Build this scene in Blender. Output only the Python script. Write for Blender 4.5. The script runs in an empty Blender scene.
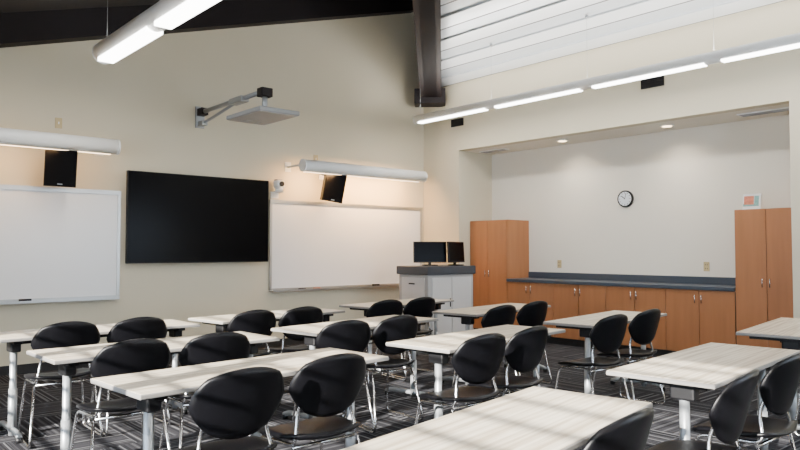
import bpy, bmesh, math, random
from mathutils import Vector, Matrix
random.seed(4)
C = bpy.context.scene.collection

# ------------------------------------------------------------ materials
def mat(name, col, rough=.5, metal=0., noise=0., nscale=(8,8,8), bump=0., bscale=200, emit=None, estr=0, spec=None):
    m = bpy.data.materials.new(name); m.use_nodes = True
    nt = m.node_tree; N = nt.nodes; L = nt.links
    b = N['Principled BSDF']
    b.inputs['Base Color'].default_value = (*col, 1)
    b.inputs['Roughness'].default_value = rough
    b.inputs['Metallic'].default_value = metal
    if spec is not None: b.inputs['Specular IOR Level'].default_value = spec
    if emit:
        b.inputs['Emission Color'].default_value = (*emit, 1)
        b.inputs['Emission Strength'].default_value = estr
    tc = N.new('ShaderNodeTexCoord')
    if noise:
        mp = N.new('ShaderNodeMapping'); mp.inputs['Scale'].default_value = nscale
        nz = N.new('ShaderNodeTexNoise'); nz.inputs['Scale'].default_value = 1; nz.inputs['Detail'].default_value = 5
        mx = N.new('ShaderNodeMix'); mx.data_type = 'RGBA'
        mx.inputs[6].default_value = (*[c*(1-noise) for c in col], 1)
        mx.inputs[7].default_value = (*[min(1, c*(1+noise)) for c in col], 1)
        L.new(tc.outputs['Object'], mp.inputs[0]); L.new(mp.outputs[0], nz.inputs['Vector'])
        L.new(nz.outputs[0], mx.inputs[0]); L.new(mx.outputs[2], b.inputs['Base Color'])
    if bump:
        nb = N.new('ShaderNodeTexNoise'); nb.inputs['Scale'].default_value = bscale
        bp = N.new('ShaderNodeBump'); bp.inputs['Strength'].default_value = bump; bp.inputs['Distance'].default_value = .01
        L.new(tc.outputs['Object'], nb.inputs['Vector']); L.new(nb.outputs[0], bp.inputs['Height']); L.new(bp.outputs[0], b.inputs['Normal'])
    return m

M = {}
M['wall'] = mat('wall_paint', (.64,.58,.44), .85, noise=.03, nscale=(1.5,1.5,1.5), bump=.05)
M['alcove'] = mat('alcove_paint', (.78,.74,.65), .85, noise=.02, nscale=(1.5,1.5,1.5), bump=.05)
M['white'] = mat('white_enamel', (.84,.84,.82), .4, noise=.02)
M['board'] = mat('whiteboard_surface', (.82,.83,.84), .25, noise=.015, nscale=(2,2,2))
M['alu'] = mat('brushed_aluminium', (.50,.50,.49), .35, .9, noise=.06, nscale=(40,2,2))
M['chrome'] = mat('chrome_tube', (.62,.62,.63), .22, 1., noise=.03)
M['grey'] = mat('silver_paint', (.34,.36,.38), .4, .5, noise=.04)
M['midgrey'] = mat('projector_shell', (.24,.25,.26), .5, .1, noise=.04)
M['black'] = mat('black_plastic', (.006,.006,.007), .45, noise=.15, bump=.08, bscale=300, spec=.3)
M['spk'] = mat('speaker_cloth', (.005,.005,.006), .9, noise=.15, spec=.1)
M['seat'] = mat('black_chair_shell', (.0025,.0025,.0035), .38, noise=.15, bump=.06, bscale=400, spec=.22)
M['screen'] = mat('tv_screen_glass', (.002,.002,.003), .2, noise=.05, spec=.06)
M['beam'] = mat('dark_painted_steel', (.014,.011,.012), .6, noise=.2, nscale=(3,3,3), spec=.2)
M['beamceil'] = mat('dark_ceiling_board', (.04,.036,.036), .8, noise=.15, nscale=(3,3,3))
M['deck'] = mat('metal_deck', (.60,.64,.68), .32, .3, noise=.04, nscale=(3,.5,3))
M['deckrib'] = mat('metal_deck_rib', (.78,.81,.84), .30, .3, noise=.04, nscale=(3,.5,3))
M['deckseam'] = mat('metal_deck_seam', (.12,.13,.14), .6, .2, noise=.04)
M['wood'] = mat('maple_veneer', (.37,.15,.058), .42, noise=.20, nscale=(14,14,1.2))
M['counter'] = mat('counter_laminate', (.045,.058,.08), .4, noise=.15, nscale=(60,60,60))
M['kick'] = mat('toe_kick', (.015,.015,.017), .6, noise=.1)
M['lect'] = mat('lectern_laminate', (.38,.38,.38), .5, noise=.05, nscale=(5,5,5))
M['lectp'] = mat('lectern_panel', (.55,.55,.55), .5, noise=.05, nscale=(5,5,5))
M['lectd'] = mat('lectern_top', (.04,.047,.06), .45, noise=.1)
M['clockface'] = mat('clock_face', (.75,.8,.85), .4, noise=.02)
M['lamp'] = mat('lamp_diffuser', (.9,.9,.9), .5, noise=.01, emit=(1,.98,.94), estr=14)
M['lampwarm'] = mat('lamp_warm', (.9,.85,.7), .5, noise=.01, emit=(1,.72,.42), estr=8)
M['orange'] = mat('card_print', (.6,.2,.12), .5, noise=.6, nscale=(20,20,30))
M['teal'] = mat('card_print_teal', (.20,.40,.38), .5, noise=.5, nscale=(25,25,30))
M['plate'] = mat('ivory_plate', (.55,.43,.22), .45, noise=.02)
M['edge'] = mat('table_edge', (.22,.21,.20), .5, noise=.05)

def top_mat():
    m = mat('table_laminate', (.70,.62,.50), .33)
    nt = m.node_tree; N = nt.nodes; L = nt.links; b = N['Principled BSDF']
    tc = N.new('ShaderNodeTexCoord'); mp = N.new('ShaderNodeMapping'); mp.inputs['Scale'].default_value = (.9,26,1)
    nz = N.new('ShaderNodeTexNoise'); nz.inputs['Scale'].default_value = 1.6; nz.inputs['Detail'].default_value = 5
    cr = N.new('ShaderNodeValToRGB')
    cr.color_ramp.elements[0].position = .36; cr.color_ramp.elements[0].color = (.46,.37,.26,1)
    cr.color_ramp.elements[1].position = .60; cr.color_ramp.elements[1].color = (.78,.70,.57,1)
    L.new(tc.outputs['Object'], mp.inputs[0]); L.new(mp.outputs[0], nz.inputs['Vector']); L.new(nz.outputs[0], cr.inputs[0]); L.new(cr.outputs[0], b.inputs['Base Color'])
    return m
M['top'] = top_mat()

def carpet():
    m = mat('striped_carpet_tile', (.05,.05,.055), .95, spec=.1)
    nt = m.node_tree; N = nt.nodes; L = nt.links; b = N['Principled BSDF']
    tc = N.new('ShaderNodeTexCoord'); sp = N.new('ShaderNodeSeparateXYZ'); L.new(tc.outputs['Object'], sp.inputs[0])
    def math_(op, a, bb=None):
        n = N.new('ShaderNodeMath'); n.operation = op
        for i, v in enumerate((a, bb)):
            if v is None: continue
            if isinstance(v, (int, float)): n.inputs[i].default_value = v
            else: L.new(v, n.inputs[i])
        return n.outputs[0]
    T = .61
    fx = math_('FLOOR', math_('DIVIDE', sp.outputs[0], T)); fy = math_('FLOOR', math_('DIVIDE', sp.outputs[1], T))
    par = math_('FLOORED_MODULO', math_('ADD', fx, fy), 2)
    c = math_('ADD', math_('MULTIPLY', sp.outputs[0], par), math_('MULTIPLY', sp.outputs[1], math_('SUBTRACT', 1, par)))
    w = math_('ADD', math_('MULTIPLY', c, 34), math_('ADD', math_('MULTIPLY', fx, 13.7), math_('MULTIPLY', fy, 5.3)))
    nz = N.new('ShaderNodeTexNoise'); nz.noise_dimensions = '1D'; nz.inputs['Scale'].default_value = 1; nz.inputs['Detail'].default_value = 3
    L.new(w, nz.inputs['W'])
    cr = N.new('ShaderNodeValToRGB'); r = cr.color_ramp; r.interpolation = 'CONSTANT'
    r.elements[0].position = 0; r.elements[0].color = (.018,.018,.022,1)
    r.elements[1].position = .47; r.elements[1].color = (.045,.045,.052,1)
    e = r.elements.new(.56); e.color = (.11,.11,.12,1)
    e = r.elements.new(.66); e.color = (.20,.20,.21,1)
    L.new(nz.outputs[0], cr.inputs[0])
    n2 = N.new('ShaderNodeTexNoise'); n2.inputs['Scale'].default_value = 250; L.new(tc.outputs['Object'], n2.inputs['Vector'])
    mx = N.new('ShaderNodeMix'); mx.data_type = 'RGBA'; mx.blend_type = 'MULTIPLY'; mx.inputs[0].default_value = .5
    L.new(cr.outputs[0], mx.inputs[6]); L.new(n2.outputs[0], mx.inputs[7]); L.new(mx.outputs[2], b.inputs['Base Color'])
    bp = N.new('ShaderNodeBump'); bp.inputs['Strength'].default_value = .3; bp.inputs['Distance'].default_value = .004
    L.new(n2.outputs[0], bp.inputs['Height']); L.new(bp.outputs[0], b.inputs['Normal'])
    return m
M['carpet'] = carpet()

def glass():
    m = bpy.data.materials.new('window_glass'); m.use_nodes = True
    nt = m.node_tree; N = nt.nodes; L = nt.links; N.remove(N['Principled BSDF'])
    o = N['Material Output']; t = N.new('ShaderNodeBsdfTransparent'); g = N.new('ShaderNodeBsdfGlossy'); g.inputs['Roughness'].default_value = .02
    mx = N.new('ShaderNodeMixShader'); mx.inputs[0].default_value = .05
    L.new(t.outputs[0], mx.inputs[1]); L.new(g.outputs[0], mx.inputs[2]); L.new(mx.outputs[0], o.inputs[0])
    return m
M['glass'] = glass()

# ------------------------------------------------------------ mesh builder
def rot3(rx=0, ry=0, rz=0):
    return Matrix.Rotation(rz,4,'Z') @ Matrix.Rotation(ry,4,'Y') @ Matrix.Rotation(rx,4,'X')

class MB:
    def __init__(s): s.bm = bmesh.new(); s.mats = []
    def mi(s, k):
        if k not in s.mats: s.mats.append(k)
        return s.mats.index(k)
    def box(s, c, size, k, R=None, bev=0.):
        r = bmesh.ops.create_cube(s.bm, size=1)
        vs = r['verts']
        bmesh.ops.scale(s.bm, vec=Vector(size), verts=vs)
        fs = list({f for v in vs for f in v.link_faces})
        if bev:
            es = list({e for v in vs for e in v.link_edges})
            rr = bmesh.ops.bevel(s.bm, geom=es, offset=bev, segments=2, affect='EDGES', profile=.5)
            fs = list({f for f in rr['faces']} | {f for v in rr['verts'] for f in v.link_faces})
            vs = list({v for f in fs for v in f.verts})
        i = s.mi(k)
        for f in fs: f.material_index = i
        if R is not None: bmesh.ops.transform(s.bm, matrix=R, verts=vs)
        bmesh.ops.translate(s.bm, vec=Vector(c), verts=vs)
    def bx(s, a, b, k, bev=0.):
        s.box([(p+q)/2 for p,q in zip(a,b)], [abs(q-p) for p,q in zip(a,b)], k, bev=bev)
    def cyl(s, c, r, h, k, R=None, seg=24, r2=None):
        o = bmesh.ops.create_cone(s.bm, cap_ends=True, segments=seg, radius1=r, radius2=r if r2 is None else r2, depth=h)
        vs = o['verts']; i = s.mi(k)
        for f in {f for v in vs for f in v.link_faces}:
            f.material_index = i; f.smooth = len(f.verts) == 4
        if R is not None: bmesh.ops.transform(s.bm, matrix=R, verts=vs)
        bmesh.ops.translate(s.bm, vec=Vector(c), verts=vs)
    def prism(s, pts, d, k):
        d = Vector(d); a = [s.bm.verts.new(p) for p in pts]; b = [s.bm.verts.new(Vector(p)+d) for p in pts]; i = s.mi(k)
        fs = [s.bm.faces.new(a), s.bm.faces.new(b[::-1])]
        n = len(a)
        for j in range(n): fs.append(s.bm.faces.new((a[j], b[j], b[(j+1)%n], a[(j+1)%n])))
        for f in fs: f.material_index = i
        bmesh.ops.recalc_face_normals(s.bm, faces=fs)
    def tube(s, pts, r, k, seg=8, cr=.04, closed=False):
        P = [Vector(p) for p in pts]; Q = []
        n = len(P)
        for j, p in enumerate(P):
            if (j == 0 or j == n-1) and not closed: Q.append(p); continue
            a = P[(j-1)%n]; b = P[(j+1)%n]
            da = (a-p); db = (b-p); q = min(cr, da.length*.45, db.length*.45)
            A = p+da.normalized()*q; B = p+db.normalized()*q
            for t in (0,.25,.5,.75,1): Q.append(A*(1-t)**2 + p*2*t*(1-t) + B*t*t)
        i = s.mi(k); rings = []; m = len(Q); up = None
        for j, p in enumerate(Q):
            a = Q[(j-1)%m] if (closed or j > 0) else p; b = Q[(j+1)%m] if (closed or j < m-1) else p
            t = (b-a).normalized()
            if up is None:
                up = Vector((0,0,1)) if abs(t.z) < .9 else Vector((1,0,0))
            x = (up - t*up.dot(t)).normalized(); up = x; y = t.cross(x)
            rings.append([s.bm.verts.new(p + (x*math.cos(2*math.pi*q/seg)+y*math.sin(2*math.pi*q/seg))*r) for q in range(seg)])
        for j in range(m if closed else m-1):
            A = rings[j]; B = rings[(j+1)%m]
            for q in range(seg):
                f = s.bm.faces.new((A[q], A[(q+1)%seg], B[(q+1)%seg], B[q])); f.material_index = i; f.smooth = True
        if not closed:
            for ring in (rings[0][::-1], rings[-1]):
                f = s.bm.faces.new(ring); f.material_index = i
    def shell(s, fn, th, k, n=14, m=10):
        F = []; B = []; i = s.mi(k)
        for x in range(n+1):
            fr = []; br = []
            for y in range(m+1):
                p, nn = fn(-1+2*x/n, -1+2*y/m); e = max(abs(-1+2*x/n), abs(-1+2*y/m)); tt = th/2*(1 if e < .98 else .45)
                fr.append(s.bm.verts.new(p+nn*tt)); br.append(s.bm.verts.new(p-nn*tt))
            F.append(fr); B.append(br)
        fs = []
        for x in range(n):
            for y in range(m):
                fs.append(s.bm.faces.new((F[x][y],F[x+1][y],F[x+1][y+1],F[x][y+1])))
                fs.append(s.bm.faces.new((B[x][y],B[x][y+1],B[x+1][y+1],B[x+1][y])))
        for x in range(n):
            fs.append(s.bm.faces.new((F[x][0],B[x][0],B[x+1][0],F[x+1][0])))
            fs.append(s.bm.faces.new((F[x][m],F[x+1][m],B[x+1][m],B[x][m])))
        for y in range(m):
            fs.append(s.bm.faces.new((F[0][y],F[0][y+1],B[0][y+1],B[0][y])))
            fs.append(s.bm.faces.new((F[n][y],B[n][y],B[n][y+1],F[n][y+1])))
        for f in fs: f.material_index = i; f.smooth = True
        bmesh.ops.recalc_face_normals(s.bm, faces=fs)
    def mesh(s, name):
        me = bpy.data.meshes.new(name); s.bm.normal_update(); s.bm.to_mesh(me); s.bm.free()
        for k in s.mats: me.materials.append(M[k])
        return me
    def obj(s, name, loc=(0,0,0), rz=0, R=None):
        o = bpy.data.objects.new(name, s.mesh(name)); C.objects.link(o); o.location = loc
        if R is not None: o.rotation_euler = R
        else: o.rotation_euler = (0,0,rz)
        return o

def place(me, name, loc, rz):
    o = bpy.data.objects.new(name, me); C.objects.link(o); o.location = loc; o.rotation_euler = (0,0,rz); return o

# ------------------------------------------------------------ room constants
YF = 8.42; XR = 7.95; XB = 8.75; XL = -1.6; YB = -1.7
AY0, AY1, AZ = 2.72, 7.60, 2.95
Lz = lambda x: 3.40 + .295*x
Rz = lambda x: 6.435 - .3*x
XRG = (6.435-3.40)/(.595)
diagY = lambda x: x + (YF-XR)

b = MB(); b.bx((XL-.2,YB-.2,-.12),(XB+.2,YF+.2,0),'carpet'); b.obj('floor')
b = MB(); b.prism([(XL-.15,YF,0),(XR+.15,YF,0),(XR+.15,YF,Lz(XR)+.1),(XL-.15,YF,Lz(XL)+.1)],(0,.15,0),'wall'); b.obj('wall_front')
b = MB()
b.bx((XR,AY1,0),(XR+.15,YF,4.4),'wall')
b.bx((XR,YB,0),(XR+.15,AY0,4.4),'wall')
b.bx((XR,AY0,AZ),(XR+.15,AY1,4.4),'wall')
b.obj('wall_right')
b = MB()
b.bx((XB,AY0-.15,0),(XB+.12,AY1+.15,AZ+.15),'alcove')
b.bx((XR+.15,AY1,0),(XB,AY1+.12,AZ+.1),'wall')
b.bx((XR+.15,AY0-.12,0),(XB,AY0,AZ+.1),'wall')
b.bx((XR+.15,AY0,AZ),(XB,AY1,AZ+.12),'alcove')
b.obj('wall_alcove')
def window_wall(name, axis, pos, a0, a1, sill, head, top, wins, outward, blinds=False):
    b = MB(); t = .18*outward
    def bx(u0,u1,z0,z1,k='wall',d0=0,d1=t):
        if axis == 'y': b.bx((u0,pos+d0,z0),(u1,pos+d1,z1),k)
        else: b.bx((pos+d0,u0,z0),(pos+d1,u1,z1),k)
    bx(a0,a1,0,sill)
    cur = a0
    for (w0,w1) in wins:
        bx(cur,w0,sill,head); cur = w1
    bx(cur,a1,sill,head)
    if axis == 'y':
        b.prism([(a0,pos,head),(a1,pos,head),(a1,pos,Rz(a1)+.1),(XRG,pos,Lz(XRG)+.1),(a0,pos,Lz(a0)+.1)],(0,t,0),'wall')
    else: bx(a0,a1,head,top)
    b.obj(name)
    for i,(w0,w1) in enumerate(wins):
        g = MB()
        def gx(u0,u1,z0,z1,k,d0,d1):
            if axis == 'y': g.bx((u0,pos+d0,z0),(u1,pos+d1,z1),k)
            else: g.bx((pos+d0,u0,z0),(pos+d1,u1,z1),k)
        d0, d1 = .06*outward, .12*outward
        f = .04
        gx(w0,w1,sill,sill+f,'alu',d0,d1); gx(w0,w1,head-f,head,'alu',d0,d1)
        gx(w0,w0+f,sill,head,'alu',d0,d1); gx(w1-f,w1,sill,head,'alu',d0,d1)
        gx(w0+f,w1-f,sill+f,head-f,'glass',.088*outward,.092*outward)
        if blinds:
            z = sill+.10
            while z < head-.06:
                g.box((pos+.03*outward,(w0+w1)/2,z),(.058,w1-w0-.03,.003),'white',R=rot3(ry=math.radians(48)))
                z += .12
            g.bx((pos+.01*outward,w0+.01,head-.05),(pos+.055*outward,w1-.01,head-.005),'white')
        window_wall.n += 1
        g.obj('window_%d' % window_wall.n)
window_wall.n = 0
window_wall('wall_back','y',YB,XL-.15,XR+.15,.90,2.5,4,[(3.8,5.6),(5.95,7.6)],-1)
window_wall('wall_left','x',XL,YB,YF,.55,2.84,Lz(XL)+.1,[(-1.5,-.25),(-.2,1.05),(1.1,2.35),(2.4,3.65),(3.7,4.95)],-1,True)
b = MB()
b.prism([(XL-.2,YB-.2,Lz(XL-.2)),(XRG,YB-.2,Lz(XRG)),(XRG,diagY(XRG),Lz(XRG)),(XR+.1,YF+.1,Lz(XR+.1)),(XL-.2,YF+.1,Lz(XL-.2))],(0,0,.12),'beamceil')
b.obj('ceiling')
b = MB()
b.prism([(XRG,YB-.2,Rz(XRG)),(XR+.1,YB-.2,Rz(XR+.1)),(XR+.1,YF+.1,Rz(XR+.1)),(XRG,diagY(XRG),Rz(XRG))],(0,0,.12),'deck')
sl = math.atan(.3)
x = XRG+.2
while x < XR-.05:
    y1 = diagY(x)-.02; y0 = YB
    b.box((x,(y0+y1)/2,Rz(x)-.012),(.20,y1-y0,.03),'deckrib',R=rot3(ry=sl))
    b.box((x+.13,(y0+y1)/2,Rz(x+.13)-.004),(.016,y1-y0,.01),'deckseam',R=rot3(ry=sl))
    x += .42
b.obj('ceiling_metal_deck')
b = MB()
b.prism([(XRG,diagY(XRG),Lz(XRG)-.05),(XR,YF,Rz(XR)-.05),(XR,YF,Lz(XR)+.1),(XRG,diagY(XRG),Lz(XRG)+.1)],(.06,-.06,0),'beam'); b.obj('trim_bulkhead')
b = MB()
sh = Vector((.02,-.17,0))
p0 = Vector((XR-.14,YF-.14,Rz(XR)-.10))+sh; p1 = Vector((XRG,diagY(XRG),Rz(XRG)-.14))+sh
side = Vector((1,-1,0)).normalized()*.17
for (dz0,dz1,w) in ((-.22,-.18,1.),( .08,.12,1.),(-.22,.12,.6)):
    s2 = side*w
    b.prism([p0+s2+Vector((0,0,dz0)),p0-s2+Vector((0,0,dz0)),p0-s2+Vector((0,0,dz1)),p0+s2+Vector((0,0,dz1))], p1-p0,'beam')
b.box((XR-.25,YF-.42,Rz(XR)-.22),(.5,.34,.24),'beam',R=rot3(rz=math.radians(-45)),bev=.01)
b.obj('rafter_diagonal')
b = MB()
b.prism([(XL,YF-.22,Lz(XL)),(XR-.3,YF-.22,Lz(XR-.3)),(XR-.3,YF-.22,Lz(XR-.3)-.33),(XL,YF-.22,Lz(XL)-.33)],(0,.22,0),'beam')
b.obj('rafter_front')
b = MB(); b.bx((XL,YF-.015,0),(XR,YF,.1),'kick'); b.obj('baseboard_front')
b = MB(); b.bx((XR-.015,AY1,0),(XR,YF-.015,.1),'kick'); b.bx((XR-.015,YB,0),(XR,AY0,.1),'kick'); b.obj('baseboard_right')
b = MB(); b.bx((XL,YB,0),(XL+.015,YF-.015,.1),'kick'); b.obj('baseboard_left')

# ------------------------------------------------------------ cabinets
CX = 8.2
def knob(b, y, z):
    b.cyl((CX-.03,y,z),.006,.10,'chrome',seg=10)
    b.box((CX-.018,y,z+.04),(.022,.008,.008),'chrome'); b.box((CX-.018,y,z-.04),(.022,.008,.008),'chrome')
def tall(name, y0, y1):
    b = MB(); H = 1.82
    b.bx((CX+.02,y0,.1),(XB-.002,y1,H),'wood'); b.bx((CX+.07,y0+.01,0),(XB-.002,y1-.01,.1),'kick')
    m = (y0+y1)/2
    b.bx((CX,y0+.004,.105),(CX+.02,m-.003,H-.004),'wood',bev=.002); b.bx((CX,m+.003,.105),(CX+.02,y1-.004,H-.004),'wood',bev=.002)
    b.bx((CX+.014,m-.003,.11),(CX+.02,m+.003,H-.01),'kick')
    knob(b,m-.04,.98); knob(b,m+.04,.98)
    b.obj(name)
tall('tall_storage_cabinet', 6.83, AY1-.005)
tall('tall_storage_cabinet', AY0+.005, 3.42)
b = MB(); y0, y1 = 3.425, 6.825
b.bx((CX+.02,y0,.1),(XB-.002,y1,.87),'wood'); b.bx((CX+.07,y0,0),(XB-.002,y1,.1),'kick')
w = (y1-y0)/8
for i in range(8):
    b.bx((CX,y0+i*w+.004,.105),(CX+.02,y0+(i+1)*w-.004,.865),'wood',bev=.002)
    b.bx((CX+.015,y0+i*w-.004,.11),(CX+.0205,y0+i*w+.004,.86),'kick')
    knob(b, y0+i*w+(w-.04 if i%2==0 else .04), .76)
b.bx((CX-.02,y0,.87),(XB-.002,y1,.915),'counter',bev=.004)
b.bx((XB-.025,y0,.915),(XB-.002,y1,1.01),'counter')
b.obj('base_cabinet_with_countertop')

b = MB(); R = rot3(ry=math.radians(90))
b.cyl((0,0,0),.118,.035,'black',R=R,seg=40); b.cyl((-.018,0,0),.098,.006,'clockface',R=R,seg=40)
for i in range(12):
    a = i*math.pi/6; b.box((-.022,math.sin(a)*.083,math.cos(a)*.083),(.002,.006,.018),'black',R=rot3(rx=-a))
b.box((-.0235,.025,.02),(.002,.009,.07),'black',R=rot3(rx=-.9)); b.box((-.0235,-.01,.035),(.002,.006,.09),'black',R=rot3(rx=.25))
b.obj('wall_clock',(XB-.02,5.12,2.07))
b = MB()
b.box((0,0,.092),(.012,.2,.184),'white',R=rot3(ry=.12)); b.box((-.008,.03,.11),(.004,.11,.10),'orange',R=rot3(ry=.12)); b.box((-.008,-.055,.10),(.004,.05,.12),'teal',R=rot3(ry=.12))
b.box((-.012,.03,.055),(.003,.13,.03),'teal',R=rot3(ry=.12))
b.box((.06,.03,.09),(.012,.16,.18),'teal',R=rot3(ry=.12))
b.obj('framed_photo_card',(8.36,3.28,1.822))

def plate(name, loc, ax):
    b = MB()
    if ax == 'x':
        b.box((0,0,0),(.008,.075,.12),'plate',bev=.002)
        for dz in (-.025,.025):
            b.box((-.005,-.012,dz),(.003,.006,.016),'black'); b.box((-.005,.012,dz),(.003,.006,.016),'black')
    else:
        b.box((0,0,0),(.075,.008,.12),'plate',bev=.002)
        b.box((0,-.006,0),(.012,.008,.026),'white')
    b.obj(name,loc)
plate('wall_outlet',(XB-.005,6.25,1.14),'x'); plate('wall_outlet',(XB-.005,4.0,1.14),'x')
plate('wall_plate',(2.22,YF-.005,2.80),'y'); plate('wall_plate',(5.75,YF-.005,2.70),'y')

def vent(loc, sy, sz, name='air_vent'):
    b = MB(); b.box((0,0,0),(.02,sy,sz),'black')
    for i in range(5): b.box((-.012,0,-sz/2+sz*(i+.5)/5),(.006,sy*.94,.008),'beam')
    b.obj(name,loc)
vent((XR-.012,7.62,3.40),.26,.12); vent((XR-.012,4.27,3.44),.30,.14)
for y in (5.9,4.30):
    b = MB(); b.cyl((0,0,0),.085,.012,'white',seg=32); b.cyl((0,0,-.007),.06,.006,'lampwarm',seg=32); b.obj('recessed_downlight',(8.35,y,AZ-.007))
for (y,s) in ((7.2,.5),(3.1,.6)):
    b = MB(); b.box((0,0,0),(.16,s,.014),'white')
    for i in range(4): b.box((-.055+.037*i,0,-.01),(.012,s*.92,.008),'grey')
    b.obj('ceiling_diffuser',(8.35,y,AZ-.008))

# ------------------------------------------------------------ front wall items
def whiteboard(x0, x1, z0=.80, z1=2.03):
    b = MB(); d = YF
    b.bx((x0,d-.02,z0),(x1,d-.002,z1),'board')
    for a,c in (((x0-.02,d-.03,z0-.02),(x1+.02,d-.002,z0+.015)),((x0-.02,d-.035,z1-.02),(x1+.02,d-.002,z1+.03)),
                ((x0-.02,d-.03,z0),(x0+.015,d-.002,z1)),((x1-.015,d-.03,z0),(x1+.02,d-.002,z1))):
        b.bx(a,c,'alu')
    b.bx((x0,d-.09,z0-.03),(x1,d-.03,z0-.015),'alu'); b.bx((x0,d-.095,z0-.03),(x1,d-.088,z0-.005),'alu')
    b.cyl((x0+.5,d-.06,z0-.005),.009,.12,'black',R=rot3(ry=math.radians(90)),seg=10)
    b.cyl((x0+.75,d-.06,z0-.005),.009,.12,'orange',R=rot3(ry=math.radians(90)),seg=10)
    b.box((x1-1.0,d-.06,z0+.003),(.12,.045,.03),'black',bev=.004)
    b.obj('whiteboard')
whiteboard(-.2,2.90); whiteboard(4.99,7.86)
b = MB()
b.bx((2.97,YF-.11,1.19),(4.90,YF-.06,2.31),'black',bev=.006)
b.bx((2.98,YF-.113,1.205),(4.89,YF-.109,2.30),'screen')
b.bx((3.5,YF-.06,1.5),(4.3,YF,2.0),'beam')
b.obj('wall_mounted_television')
b = MB()
b.bx((-.07,-.02,-.02),(.07,.13,-.01),'white'); b.bx((-.06,.11,-.10),(.06,.13,-.02),'white')
b.cyl((0,0,.02),.06,.06,'white',seg=24); b.box((0,0,.09),(.13,.13,.11),'white',bev=.025); b.cyl((0,-.07,.09),.035,.03,'black',R=rot3(rx=math.radians(90)),seg=20)
b.box((0,.02,.15),(.09,.08,.02),'grey',bev=.005)
b.obj('video_conference_camera',(5.05,YF-.132,2.18))
def speaker(x, roll):
    b = MB()
    R = rot3(ry=roll) @ rot3(rx=math.radians(10),rz=math.radians(-14))
    b.prism([(-.16,-.11,-.22),(.16,-.11,-.22),(.11,.11,-.22),(-.11,.11,-.22)],(0,0,.44),'black')
    b.box((0,-.118,0),(.31,.02,.43),'spk',bev=.008)
    b.box((0,-.129,-.19),(.05,.003,.012),'grey')
    bmesh.ops.transform(b.bm, matrix=R, verts=b.bm.verts[:])
    b.tube([(0,.08,.10),(0,.14,.20),(0,.25,.20)],.018,'white')
    b.box((0,.255,.20),(.12,.01,.16),'white')
    b.obj('wall_loudspeaker',(x,YF-.265,2.28))
speaker(2.18,.03); speaker(5.86,.14)
def wash(x0,x1):
    b = MB(); y=0
    R = rot3(ry=math.radians(90))
    b.cyl(((x0+x1)/2,y,0),.085,x1-x0,'white',R=R,seg=32)
    for xx in (x0,x1): b.cyl((xx,y,0),.088,.02,'white',R=R,seg=32)
    b.bx((x0+.06,y+.035,-.084),(x1-.06,y+.075,-.055),'lampwarm')
    for xx in (x0+.05,x1-.05):
        b.tube([(xx-.0,y,.02),(xx,y+.28,.02),(xx,YF-7.95,.02)],.015,'white'); b.box((xx,YF-7.95-.006,.02),(.10,.01,.14),'white')
    b.obj('wall_wash_light',(0,7.95,2.52))
wash(-.1,2.72); wash(5.22,7.50)
b = MB()
b.box((3.92,YF-.016,3.08),(.12,.03,.28),'grey',bev=.004)
b.box((3.92,YF-.10,3.14),(.09,.14,.09),'beam'); b.box((3.92,YF-.10,2.99),(.07,.14,.06),'grey')
b.tube([(3.92,YF-.1,3.14),(3.92,6.75,3.14)],.028,'grey',seg=12)
b.tube([(3.92,YF-.1,2.99),(3.92,YF-.35,3.02),(3.92,7.4,3.12)],.018,'grey',seg=10)
b.box((3.92,7.35,3.13),(.11,.3,.07),'grey',bev=.01)
b.box((3.92,6.75,3.12),(.14,.12,.10),'beam',bev=.008)
b.cyl((3.92,6.75,3.0),.03,.22,'grey'); b.box((3.9,6.75,2.885),(.22,.26,.02),'beam')
b.box((3.88,6.73,2.85),(.50,.76,.05),'midgrey',bev=.012)
b.box((3.88,6.73,2.823),(.46,.72,.006),'lect')
b.box((3.88,6.98,2.82),(.2,.12,.012),'grey')
b.obj('short_throw_projector')

# ------------------------------------------------------------ pendants
def pendant(name, x, y1, y0, z, ceil, w, n, lw, cr):
    b = MB(); R = rot3(rx=math.radians(90)); L = y1-y0
    b.cyl((x,(y0+y1)/2,z),w,L,'white',R=R,seg=32)
    b.cyl((x,y0,z),w*1.04,.02,'white',R=R,seg=32); b.cyl((x,y1,z),w*1.04,.02,'white',R=R,seg=32)
    s = L/n
    for i in range(n):
        b.bx((x-lw,y0+i*s+.09,z-w-.006),(x+lw*.8,y0+(i+1)*s-.09,z-w*.7),'lamp')
    for i in range(n+1):
        yy = min(max(y0+i*L/n,y0+.1),y1-.1)
        b.cyl((x,yy,(z+ceil(x))/2),cr,ceil(x)-z,'grey',seg=6); b.cyl((x,yy,ceil(x)-.035),.02,.03,'grey',seg=16)
    b.obj(name)
pendant('linear_pendant_light',7.25,7.85,-1.45,3.39,Rz,.065,6,.045,.0012)
pendant('linear_pendant_light',2.36,7.35,-1.45,3.40,Lz,.11,6,.085,.002)

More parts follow.
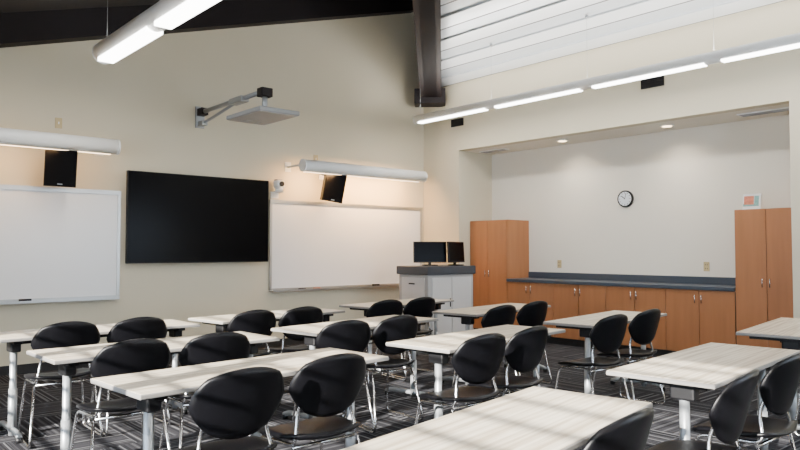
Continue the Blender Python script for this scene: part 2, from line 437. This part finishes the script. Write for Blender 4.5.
def area(name, loc, sx, sy, power, col, rot):
    l = bpy.data.lights.new(name,'AREA'); l.shape='RECTANGLE'; l.size=sx; l.size_y=sy; l.energy=power; l.color=col
    o = bpy.data.objects.new(name,l); C.objects.link(o); o.location=loc; o.rotation_euler=rot; return o
W = (1,.95,.88)
area('lamp_pendant_down',(7.25,3.2,3.305),.07,9.0,80,W,(0,0,0)); area('lamp_pendant_up',(7.25,3.2,3.465),.08,9.0,170,W,(math.pi,0,0))
area('lamp_pendant_down',(2.36,3.2,3.275),.14,8.6,70,W,(0,0,0)); area('lamp_pendant_up',(2.36,3.2,3.52),.14,8.6,30,W,(math.pi,0,0))
WW = (1,.54,.20)
area('lamp_wash',(6.38,8.03,2.43),2.1,.05,85,WW,(math.radians(40),0,0))
area('lamp_wash',(1.3,8.03,2.43),2.6,.05,15,WW,(math.radians(40),0,0))
for y in (5.9,4.30):
    l = bpy.data.lights.new('lamp_downlight','SPOT'); l.energy=50; l.spot_size=math.radians(150); l.spot_blend=1; l.color=(1,.86,.70); l.shadow_soft_size=.06
    o = bpy.data.objects.new('lamp_downlight',l); C.objects.link(o); o.location=(8.35,y,AZ-.03)

# ------------------------------------------------------------ lectern
b = MB()
x0,x1,ya,yb = 6.62,7.60,6.92,7.60
b.bx((x0+.03,ya+.03,.06),(x1-.03,yb-.03,1.00),'lect',bev=.005); b.bx((x0+.06,ya+.06,0),(x1-.06,yb-.06,.06),'kick')
b.bx((x0,ya,1.00),(x1,yb,1.12),'lectd',bev=.012)
b.bx((x0+.02,ya+.1,.55),(x0+.03,yb-.1,.96),'lectp'); b.bx((x0+.02,ya+.1,.12),(x0+.03,yb-.1,.52),'lectp')
b.bx((x0+.01,ya+.3,.86),(x0+.02,ya+.42,.88),'black')
b.bx((x0+.1,ya+.02,.12),(x0+.48,ya+.03,.96),'lectp'); b.bx((x0+.5,ya+.02,.12),(x0+.9,ya+.03,.96),'lectp'); b.cyl((x0+.45,ya+.01,.6),.008,.12,'black',seg=8)
b.obj('teaching_lectern')
def monitor(loc, rz, w=.50):
    b = MB()
    b.box((0,0,.010),(.2,.16,.015),'black',bev=.004); b.box((0,.02,.1),(.04,.03,.17),'black')
    b.box((0,0,.20),(w,.03,.31),'black',R=rot3(rx=-.06),bev=.006); b.box((0,-.017,.205),(w-.03,.003,.28),'screen',R=rot3(rx=-.06)); b.box((0,.03,.19),(.24,.04,.18),'black',bev=.01)
    b.obj('computer_monitor',loc,rz)
monitor((7.0,7.28,1.121),math.radians(-28)); monitor((7.38,7.12,1.121),math.radians(14),.46)

# ------------------------------------------------------------ table
TL, TW, TH = 1.49, .54, .73
b = MB()
b.box((0,0,TH-.011),(TL,TW,.022),'edge',bev=.005); b.box((0,0,TH+.0005),(TL-.010,TW-.010,.003),'top')
for s in (-1,1):
    x = s*(TL/2-.13)
    b.box((x,0,TH-.037),(.06,TW-.14,.03),'black',bev=.004)
    b.box((x,-.08,TH-.08),(.07,.12,.07),'black',bev=.01)
    b.cyl((x,-.08,TH/2-.02),.024,TH-.08,'grey',seg=20)
    b.cyl((x,-.08,.20),.029,.30,'grey',seg=20)
    b.tube([(x,-.27,.035),(x,-.20,.06),(x,.18,.06),(x,.25,.035)],.020,'grey',seg=10)
    for yy in (-.26,.24):
        b.cyl((x,yy,.018),.024,.036,'black',seg=14)
b.box((0,-.02,TH-.047),(TL-.3,.04,.045),'black'); b.box((0,.14,TH-.042),(TL-.3,.02,.03),'black')
table_me = b.mesh('classroom_table')
def table(x, y, deg):
    a = math.radians(deg); c = Vector((x,y,0)) + Matrix.Rotation(a,3,'Z') @ Vector((TL/2,TW/2,0))
    place(table_me,'classroom_table',c,a)
for t in [(1.12,2.95,4),(1.10,4.17,2),(1.08,5.4,2),(3.05,3.0,7),(2.92,4.25,8),(2.78,5.47,8),(4.94,3.12,8),(4.92,4.48,8),(4.70,5.75,9),(1.16,1.17,10),(3.19,1.43,5),(5.42,1.70,8)]:
    table(*t)

# ------------------------------------------------------------ chair (faces +Y)
b = MB()
def back(a, c):
    x = .225*a*math.sqrt(1-.42*c*c); z = .155*c*math.sqrt(1-.42*a*a)
    if c < 0: x *= 1+.18*c
    y = -.215 - .045*(z/.155)*1.0 + 1.25*x*x
    n = Vector((-2.5*x,1,.29)).normalized()
    return Vector((x,y,.70+z)), n
b.shell(back,.022,'seat',n=18,m=12)
def seat(a, c):
    x = .225*a*math.sqrt(1-.3*c*c); y = .215*c*math.sqrt(1-.3*a*a)
    z = .445 + .03*a*a*.5 - .02*max(0,c)**2*1.2 + .018*max(0,-c)**2
    return Vector((x,y+.01,z)), Vector((0,0,1))
b.shell(seat,.03,'seat',n=14,m=14)
for s in (-1,1):
    x = s*.19
    b.tube([(s*.14,-.168,.69),(s*.155,-.118,.57),(s*.185,-.15,.43),(x,.17,.415),(s*.225,.23,.012),(s*.235,-.22,.012),(s*.195,-.13,.41)],.009,'chrome',seg=8,cr=.05)
b.tube([(-.185,.13,.412),(.185,.13,.412)],.009,'chrome'); b.tube([(-.185,-.12,.412),(.185,-.12,.412)],.009,'chrome')
chair_me = b.mesh('stacking_chair')
chairs = [(1.45,2.62,0),(1.97,2.68,0),(1.45,3.87,0),(1.95,3.86,-6),(1.45,5.13,-2),(1.95,5.12,0),
 (3.12,2.74,-2),(3.65,2.80,2),(2.97,3.92,-8),(3.50,3.95,-2),(2.90,5.10,-2),(3.40,5.12,-4),
 (4.80,2.90,-4),(5.45,2.96,-2),(4.86,4.07,-2),(5.48,4.17,-2),(4.50,5.27,-5),(5.04,5.33,-2),
 (1.97,1.13,4),(2.98,1.19,6),(3.66,1.24,0),(5.75,1.45,8),(6.3,1.50,8)]
for (x,y,d) in chairs:
    a = math.radians(d); off = Matrix.Rotation(a,3,'Z') @ Vector((0,.24,0))
    place(chair_me,'stacking_chair',(x+off.x,y+off.y,.0),a)

# ------------------------------------------------------------ light
w = bpy.data.worlds.new('World'); bpy.context.scene.world = w; w.use_nodes = True
bg = w.node_tree.nodes['Background']; bg.inputs[0].default_value = (.70,.83,1,1); bg.inputs[1].default_value = 12
s = bpy.data.lights.new('sun','SUN'); s.energy = 42; s.angle = math.radians(.5); s.color = (1,.95,.86)
so = bpy.data.objects.new('sun',s); C.objects.link(so)
d = Vector((1,.28,-.38)); so.rotation_euler = d.to_track_quat('-Z','Y').to_euler(); so.location = (-6,-2,6)

# ------------------------------------------------------------ camera
cam = bpy.data.cameras.new('camera'); cam.lens = 30.87; cam.sensor_width = 36
co = bpy.data.objects.new('camera',cam); C.objects.link(co); co.location = (0,0,1.35)
p = math.radians(2.1)
fw = Vector((.661*math.cos(p),.7504*math.cos(p),math.sin(p)))
co.rotation_euler = fw.to_track_quat('-Z','Y').to_euler()
bpy.context.scene.camera = co
